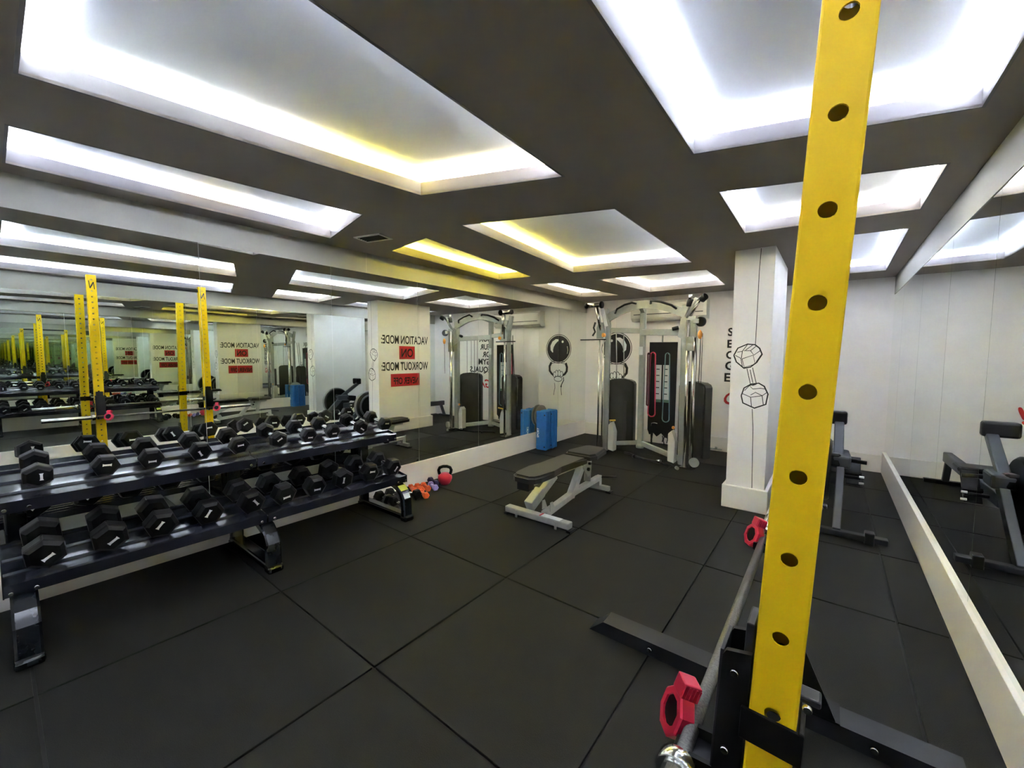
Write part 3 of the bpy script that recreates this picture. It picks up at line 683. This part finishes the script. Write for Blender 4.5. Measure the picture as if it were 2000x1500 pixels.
# ---------------- cable machine ----------------
fm = thing('cable_machine', (-2.1, 5.95, 0), 'silver dual cable training machine in front of the rear wall', 'cable machine')
fc = Vector((-2.1, 5.95, 0))
def wm(o, c=fc): o.matrix_parent_inverse = Matrix.Translation(-c); return o
def add(b, name, m, par=None): o = b.make(name, m, par or fm); return wm(o) if par is None else o
L_, C_, R_ = (-2.72, 5.86), (-2.205, 5.95), (-1.53, 5.70)
add(B().bar((*L_, 0.01), (L_[0] + .01, L_[1], 1.95), .06, .08, .015, (1, 0, 0)), 'left_upright', 'silver')
add(B().bar((L_[0] + .01, L_[1], 1.93), (L_[0] - .035, L_[1] + .02, 2.20), .06, .085, .015, (1, 0, 0)), 'left_upright_head', 'silver')
add(B().bar((*C_, .14), (*C_, 2.17), .075, .085, .02, (1, 0, 0)), 'centre_upright', 'silver')
add(B().bar((*R_, .02), (R_[0] - .01, R_[1], 2.16), .075, .10, .015, (1, 0, 0)), 'right_upright', 'silver')
add(B().lathe((*C_, .11), [(0, 0), (.055, 0), (.06, .03), (.045, .07), (0, .075)], 20), 'centre_foot', 'silver')
add(B().bar((L_[0], L_[1] + .03, 1.875), (C_[0], C_[1], 1.85), .05, .075, .008), 'left_crossbar', 'silver')
add(B().bar((C_[0], C_[1] - .02, 1.83), (R_[0], R_[1], 1.80), .05, .09, .008), 'right_crossbar', 'silver')
add(B().bar((L_[0], L_[1] + .03, .12), (C_[0], C_[1], .19), .05, .06, .008), 'left_base_rail', 'silver')
add(B().bar((C_[0], C_[1], .19), (R_[0], R_[1] + .02, .08), .05, .07, .008), 'right_base_rail', 'silver')
# arched pull-up beam with black grips
ap = []
for i in range(13):
    t = i / 12; x = L_[0] + .02 + (R_[0] - L_[0] - .02) * t; y = L_[1] - .02 + (R_[1] - L_[1]) * t - .06 * math.sin(PI * t)
    ap.append((x, y, 2.06 + .155 * math.sin(PI * t) - .02 * t))
b = B(); b.sweep(ap, [(-.055, -.025), (.055, -.025), (.055, .025), (-.055, .025)], up=(0, 1, 0)); add(b, 'pull_up_arch', 'silver')
b = B(); b.prism([(R_[0] - .09, 1.74), (R_[0] + .05, 1.66), (R_[0] + .09, 1.78), (R_[0] + .09, 1.95), (R_[0] + .03, 2.02), (R_[0] - .06, 1.98)], R_[1] - .062, R_[1] - .050, 'y'); add(b, 'joint_plate', 'silver')
add(B().bar((C_[0], C_[1], 2.13), (ap[5][0] + .05, ap[5][1], 2.19), .06, .06, .008), 'arch_bracket', 'silver')
def on(t, dz, dy=-.05):
    i = min(11, int(t * 12)); f_ = t * 12 - i; p, q = ap[i], ap[i + 1]; return tuple(p[k] + (q[k] - p[k]) * f_ + (0, dy, dz)[k] for k in range(3))
for ts in ((.12, .17, .28, .38, .42), (.60, .62, .74, .86, .90)):
    zz = (.0, .035, .045, .04, .02) if ts[0] < .5 else (.01, .05, .05, .045, .02)
    b = B(); b.tube([on(t, z_, -.04 - (.05 if 0 < k < 4 else 0)) for k, (t, z_) in enumerate(zip(ts, zz))], .016, 10); add(b, 'grip', 'plastic')
# chrome guide posts and carriages
Lc = (-2.745, 5.70); Rc = (-1.435, 5.62)
for dx in (-.02, .025):
    add(B().cyl((Lc[0] + dx, Lc[1] + dx, .03), (Lc[0] + dx, Lc[1] + dx, 1.72), .013, n=14), 'guide_rod', 'chrome')
for dx, dy, rr in ((-.035, -.02, .024), (.03, .03, .026)):
    add(B().cyl((Rc[0] + dx, Rc[1] + dy, .02), (Rc[0] + dx - .01, Rc[1] + dy, 1.95), rr, n=18), 'guide_rod', 'chrome')
b = B(); b.prism([(Rc[0] - .09, Rc[1] - .06), (Rc[0] + .06, Rc[1] - .06), (Rc[0] + .09, Rc[1] + .04), (Rc[0] + .03, Rc[1] + .10), (Rc[0] - .08, Rc[1] + .08)], 0, .025); add(b, 'foot_plate', 'chrome')
b = B(); b.prism([(Lc[0] - .07, Lc[1] - .05), (Lc[0] + .07, Lc[1] - .05), (Lc[0] + .07, Lc[1] + .2), (Lc[0] - .03, Lc[1] + .2)], 0, .02); add(b, 'foot_plate', 'chrome')
add(B().cyl((Rc[0] + .09, Rc[1] - .03, .095), (Rc[0] + .07, Rc[1] + .02, .095), .06, n=24, bev=.006), 'foot_wheel', 'silver')
add(B().bar((Rc[0] - .02, Rc[1] + .04, 1.72), (Rc[0] - .02, Rc[1] + .04, 2.0), .12, .13, .012, (1, 0, 0)), 'right_carriage', 'silver')
add(B().bar((Rc[0] - .02, Rc[1] + .0, 1.55), (Rc[0] - .02, Rc[1] + .0, 1.74), .09, .09, .01, (1, 0, 0)), 'carriage_sleeve', 'silver')
b = B(); b.prism([(-.05, 1.74), (.06, 1.74), (.06, 1.86), (.03, 1.98), (-.02, 1.98), (-.05, 1.90)], Lc[1] - .06, Lc[1] + .0, 'y')
for v_ in b.bm.verts: v_.co.x += Lc[0] + .0
add(b, 'left_carriage', 'silver')
add(B().cyl((Lc[0] + .01, Lc[1] - .04, 1.86), (Lc[0] - .04, Lc[1] - .10, 2.20), .024, n=14), 'curved_strut', 'chrome')
add(B().bar((Lc[0] + .06, Lc[1] + .03, 1.92), (Lc[0] + .0, Lc[1] - .0, 2.21), .03, .05, .006), 'strut_rear', 'silver')
add(B().cyl((Lc[0] - .20, Lc[1] - .08, 2.235), (Lc[0] + .03, Lc[1] - .08, 2.235), .036, n=20), 'top_roller', 'chrome')
for dx in (-.215, .03): add(B().cyl((Lc[0] + dx - .02, Lc[1] - .08, 2.235), (Lc[0] + dx + .02, Lc[1] - .08, 2.235), .052 if dx > 0 else .042, n=20, bev=.008), 'roller_cap', 'plastic')
b = B(); b.tube([(Lc[0] - .06, Lc[1] - .09, 1.98), (Lc[0] - .075, Lc[1] - .11, 1.90), (Lc[0] - .06, Lc[1] - .09, 1.84), (Lc[0] - .085, Lc[1] - .12, 1.78)], .014, 8); add(b, 'hose', 'plastic')
add(B().cyl((Lc[0] + .055, Lc[1] - .075, 1.79), (Lc[0] + .075, Lc[1] - .045, 1.79), .03, n=18), 'tag', 'oplast')
add(B().bar((Lc[0] - .30, Lc[1] - .09, 1.725), (Lc[0] + .12, Lc[1] - .09, 1.725), .035, .018, .004), 'lat_bar', 'plastic')
# right head: pull handle, pulley, orange clip, cable
hx, hy = Rc
add(B().cyl((hx - .03, hy, 2.0), (hx + .10, hy - .04, 2.21), .018, n=14), 'handle_tube', 'chrome')
add(B().cyl((hx - .07, hy - .01, 1.98), (hx + .05, hy - .06, 2.22), .018, n=14), 'handle_tube', 'silver')
add(B().cyl((hx + .11, hy - .06, 2.19), (hx + .17, hy - .10, 2.235), .045, n=18, bev=.01), 'handle_grip', 'plastic')
add(B().cyl((hx + .0, hy - .04, 2.20), (hx + .14, hy - .04, 2.21), .015, n=12), 'handle_cross', 'chrome')
add(B().cyl((hx - .04, hy - .03, 2.12), (hx - .03, hy - .03, 2.21), .038, n=16, bev=.006), 'handle_grip', 'plastic')
add(B().cyl((hx - .032, hy - .03, 2.21), (hx - .028, hy - .03, 2.27), .022, n=14), 'handle_knob', 'chrome')
add(B().cyl((hx + .10, hy - .06, 1.92), (hx + .12, hy - .01, 1.92), .062, n=24, bev=.008), 'pulley', 'plastic')
add(B().box(hx + .02, hy - .06, 1.90, hx + .09, hy - .02, 1.96, .004), 'pulley_arm', 'silver')
add(B().lathe((hx + .11, hy - .06, 1.70), [(0, 0), (.018, .01), (.03, .05), (.024, .09), (0, .12)], 14), 'cable_clip', 'oplast')
add(B().cyl((hx + .11, hy - .05, 1.12), (hx + .12, hy - .05, 1.74), .005, n=8), 'cable', 'plastic')
add(B().cyl((C_[0] + .58, C_[1] - .26, 1.865), (C_[0] + .50, C_[1] - .28, 1.845), .026, n=16, bev=.005), 'crossbar_knob', 'plastic')
# stacks: smoked covers
def cover(c, dx, dy, w, th, z0, z1, name):
    dx_, dy_ = Vector((dx, dy)).normalized(); b = B(); prof = [(-w / 2, z0), (w / 2, z0), (w / 2, z1 - .07), (w / 2 - .02, z1 - .03), (w / 2 - .08, z1 - .003), (0, z1 + .012), (-w / 2 + .08, z1 - .003), (-w / 2 + .02, z1 - .03), (-w / 2, z1 - .07)]
    for s_ in (0,):
        A = []
        for off_ in (-th / 2, th / 2):
            A.append([b.bm.verts.new((c[0] + dx_ * u - dy_ * off_, c[1] + dy_ * u + dx_ * off_, z)) for u, z in prof])
        n = len(prof); b.bm.faces.new(A[0]); b.bm.faces.new(A[1][::-1])
        for i in range(n): b.bm.faces.new((A[0][i], A[0][(i + 1) % n], A[1][(i + 1) % n], A[1][i]))
        bmesh.ops.bevel(b.bm, geom=[e for f in b.bm.faces if len(f.verts) == n for e in f.edges], offset=.02, segments=2, affect='EDGES')
    return add(b, name, 'shroud')
cover((-2.585, 6.12), 1, .12, .43, .17, .10, 1.12, 'left_stack_cover')
cover((-1.50, 6.14), 1, -.52, .46, .17, .07, 1.12, 'right_stack_cover')
add(B().bar((-1.497, 5.80, .2), (-1.497, 5.80, 1.02), .10, .03, .01, (0, 1, 0)), 'right_front_cover', 'shroud')
add(B().box(-2.50, 6.005, .15, -2.455, 6.03, .78, .005), 'weight_slot', 'black')
for x in (-2.66, -2.54): add(B().cyl((x, 6.10, 1.10), (x, 6.04, 1.86), .008, n=8), 'stack_rod', 'chrome')
for x, y in ((-1.62, 6.20), (-1.56, 6.17), (-1.50, 6.14), (-1.42, 6.10)): add(B().cyl((x, y, 1.10), (x, y, 1.80), .004, n=8), 'cable', 'plastic')
add(B().box(C_[0] - .039, C_[1] - .045, 1.50, C_[0] + .02, C_[1] + .0, 1.62, .002), 'height_label', 'paper')
# light grey pulley housings near the floor
for (x, y, w) in ((-2.60, 5.86, .10), (-1.66, 5.72, .10)):
    b = B(); b.prism([(-w / 2, .05), (w / 2 - .01, .03), (w / 2, .33), (w / 2 - .04, .42), (0, .48), (-w / 2, .43)], y - .07, y + .05, 'y')
    for v_ in b.bm.verts: v_.co.x += x
    bmesh.ops.bevel(b.bm, geom=b.bm.edges[:], offset=.008, segments=1, affect='EDGES'); add(b, 'pulley_housing', 'lightgrey')
add(B().cyl((-2.63, 5.80, .50), (-2.53, 5.78, .515), .012, n=12), 'yellow_handle', 'yplast')
add(B().cyl((-2.625, 5.80, .45), (-2.62, 5.80, .505), .008, n=8), 'handle_stem', 'silver')
add(B().cyl((-1.645, 5.66, .52), (-1.64, 5.64, .52), .02, n=14), 'round_knob', 'oplast')


# hanging board with chart and bands
bd = thing('hanging_board', (-2.08, 6.53, .22), 'black board with a white exercise chart hanging from the machine crossbar', 'board')
bc = Vector(bd.location)
def wbd(o): o.matrix_parent_inverse = Matrix.Translation(-bc); return o
bx0, bx1, by = -2.30, -1.875, 6.52
pl = [(bx0, .30), (bx0 + .03, .22), (bx0 + .10, .25), (bx0 + .15, .20), (bx0 + .22, .26), (bx0 + .28, .20), (bx0 + .36, .18), (bx1, .25), (bx1 + .005, 1.70), (bx0, 1.705)]
b = B(); b.prism(pl, by, by + .012, 'y'); wbd(b.make('panel', 'cloth', bd))
wbd(B().cyl((-2.10, 6.525, 1.70), (-2.10, 6.525, 1.86), .012, n=10).make('hanging_rod', 'silver', bd))
for (xa, xb) in ((bx0 + .10, bx0 + .20), (bx0 + .225, bx0 + .325)):
    ch = wbd(B().box(xa, by - .004, .80, xb, by - .0005, 1.345).make('chart', 'paper', bd))
    for i in range(5): ch2 = B().box(xa + .02, by - .0052, 1.27 - i * .097, xb - .03, by - .004, 1.284 - i * .097).make('printed_line', 'black', ch)
    B().box(xa, by - .0052, .755, xb, by - .0006, .80).make('green_strip', 'green', ch)
def loop(xc, w, z0, z1, r, m, name, label, y=6.50, wb=1.0):
    t = thing(name, (xc, y, z1), label, 'resistance band'); P_ = []
    H_ = z1 - z0
    for i in range(13): a = PI * i / 12; P_.append((w / 2 * math.cos(a), 0, -w / 2 + w / 2 * math.sin(a)))
    for i in range(1, 9): P_.append((-w / 2 - (wb - 1) * w / 2 * i / 9, 0, -w / 2 - (H_ - w) * i / 9))
    w2 = w * wb
    for i in range(13): a = PI + PI * i / 12; P_.append((w2 / 2 * math.cos(a), 0, -H_ + w / 2 + w2 / 2 * math.sin(a)))
    for i in range(1, 9): P_.append((w2 / 2 - (wb - 1) * w / 2 * i / 9, 0, -H_ + w / 2 + (H_ - w) * i / 9))
    b = B(); b.tube(P_, r, 8, True); b.make('band', m, t)
    b = B(); b.cyl((0, .012, -.012), (0, -.012, -.012), .012, n=10); b.make('peg', 'plastic', t); return t
loop(-2.235, .075, .535, 1.54, .010, 'bandred', 'resistance_band', 'red elastic loop band hanging on the left of the black board', wb=1.5)
loop(-2.01, .065, .47, 1.53, .008, 'teal', 'resistance_band', 'grey teal elastic loop band hanging on the right of the black board', wb=1.6)
loop(-2.285, .03, .70, 1.53, .013, 'maroon', 'resistance_band', 'dark maroon loop band along the left edge of the black board', y=6.455)
# straps hanging below the board
t = thing('hanging_straps', (-2.08, 6.50, .2), 'black straps and ankle cuffs dangling under the hanging board', 'strap')
for k, (x, z0, z1) in enumerate(((-.15, -.19, .05), (-.13, -.17, .05), (.03, -.07, .03), (.06, -.11, .03), (.10, -.08, .04), (.14, -.03, .02))):
    b = B(); b.tube([(x, .0, z1), (x + .012 * (-1) ** k, -.01, (z0 + z1) / 2), (x, 0, z0)], .013 if k < 2 else .008, 8); b.make('strap', 'cloth', t)
b = B(); b.tube([(-.15, -.01, .17), (-.14, -.02, .215), (-.10, -.02, .225), (-.05, -.02, .215)], .007, 8); b.make('metal_hook', 'chrome', t)
# curl bar and bits on the floor
t = thing('curl_bar', (-2.0, 5.62, .03), 'black curved cable bar lying on the floor under the machine', 'bar')
b = B(); b.tube([(-.40, .22, 0), (-.30, .20, 0), (-.2, .10, .004), (-.05, .03, .002), (.10, -.02, .004), (.22, -.04, 0), (.33, -.10, 0)], .016, 10); b.make('shaft', 'plastic', t)
b = B(); b.cyl((.18, -.05, .02), (.23, -.07, .03), .022, n=14); b.make('swivel', 'chrome', t)
b = B(); b.cyl((-.21, .09, 0), (-.18, .07, 0), .024, n=14); b.make('stop', 'footm', t)
t = thing('rope_handle', (-1.62, 5.52, .03), 'small black rope handle on the floor by the right foot of the machine', 'handle')
b = B(); b.tube([(-.10, .08, .0), (-.02, .03, .02), (.04, .0, .01), (.09, -.06, .0)], .018, 10); b.make('rope', 'cloth', t); b = B(); b.cyl((.085, -.055, .0), (.11, -.085, 0), .022, n=12); b.make('end_knob', 'silver', t)

# ---------------- rowing machine ----------------
rw = thing('rowing_machine', (.06, 4.3, 0), 'dark grey rowing machine with black monitor between column and right mirror', 'rowing machine')
def wr_(b, name, m, par=None):
    o = b.make(name, m, par or rw)
    if par is None: o.matrix_parent_inverse = Matrix.Translation(-Vector((.06, 4.3, 0)))
    return o
xr = .06
wr_(B().bar((-.27, 4.22, .045), (.41, 4.22, .045), .07, .045, .006), 'front_foot', 'footm')
for x in (-.18, .30): wr_(B().box(x - .03, 4.18, .0, x + .03, 4.26, .10, .008), 'transport_wheel', 'plastic')
wr_(B().bar((xr + .035, 4.235, .05), (xr + .05, 4.70, .52), .09, .055, .006, (1, 0, 0)), 'front_leg', 'rower')
wr_(B().bar((xr - .12, 4.235, .05), (xr - .11, 4.68, .42), .035, .04, .006, (1, 0, 0)), 'front_leg', 'rower')
wr_(B().box(xr - .02, 4.62, .49, xr + .12, 4.86, .60, .02), 'frame_hub', 'rower')
wr_(B().bar((xr + .03, 4.74, .57), (xr + .03, 5.14, .84), .075, .06, .01), 'monitor_arm', 'rower')
wr_(B().box(xr - .13, 5.10, .82, xr + .09, 5.19, .95, .02), 'monitor', 'plastic')
wr_(B().box(xr - .10, 5.191, .84, xr + .06, 5.195, .93, .003), 'screen', 'black')
wr_(B().cyl((xr - .16, 4.68, .46), (xr - .02, 4.68, .46), .285, n=48, bev=.02), 'flywheel_housing', 'plastic')
b = B(); b.lathe((xr - .125, 4.68, .46), [(.286, 0), (.298, .01), (.298, .05), (.286, .06)], 40, (1, 0, 0)); wr_(b, 'cage_rim', 'steelfin')
b = B(); b.lathe((xr - .162, 4.68, .46), [(.20, 0), (.21, -.01), (.225, -.01), (.235, 0)], 36, (1, 0, 0)); wr_(b, 'vent_ring', 'rower')
wr_(B().cyl((xr - .172, 4.68, .46), (xr - .16, 4.68, .46), .195, n=32), 'vent_cover', 'blackm')
wr_(B().bar((xr, 4.80, .36), (xr, 6.80, .33), .075, .11, .01), 'monorail', 'rower')
wr_(B().bar((xr, 4.62, .56), (xr, 5.08, .50), .10, .12, .02), 'chain_guide', 'plastic')
for s_ in (-1, 1):
    wr_(B().bar((xr + s_ * .15, 4.88, .30), (xr + s_ * .15, 5.08, .52), .11, .025, .008), 'footplate', 'plastic')
    wr_(B().bar((xr + s_ * .15, 4.92, .385), (xr + s_ * .15, 4.94, .405), .12, .03, .004), 'foot_strap', 'red' if s_ < 0 else 'cloth')
    wr_(B().cyl((xr + s_ * .06, 4.91, .36), (xr + s_ * .20, 4.91, .36), .015, n=10), 'foot_axle', 'plastic')
for z in (.325, .385): wr_(B().cyl((xr + .19, 4.86, z), (xr + .225, 4.86, z), .010, n=10), 'axle_cap', 'white')
wr_(B().cyl((xr - .24, 4.84, .545), (xr + .235, 4.84, .525), .018, n=14), 'pull_handle', 'plastic')
wr_(B().box(xr - .14, 5.50, .42, xr + .14, 5.74, .47, .02), 'seat', 'plastic')
wr_(B().box(xr - .05, 5.54, .36, xr + .05, 5.70, .42, .005), 'seat_carriage', 'rower')
wr_(B().bar((xr, 6.70, .32), (xr, 6.82, .03), .06, .05, .006), 'rear_leg', 'rower')
wr_(B().bar((-.12, 6.82, .025), (.24, 6.82, .025), .06, .045, .006), 'rear_foot', 'footm')
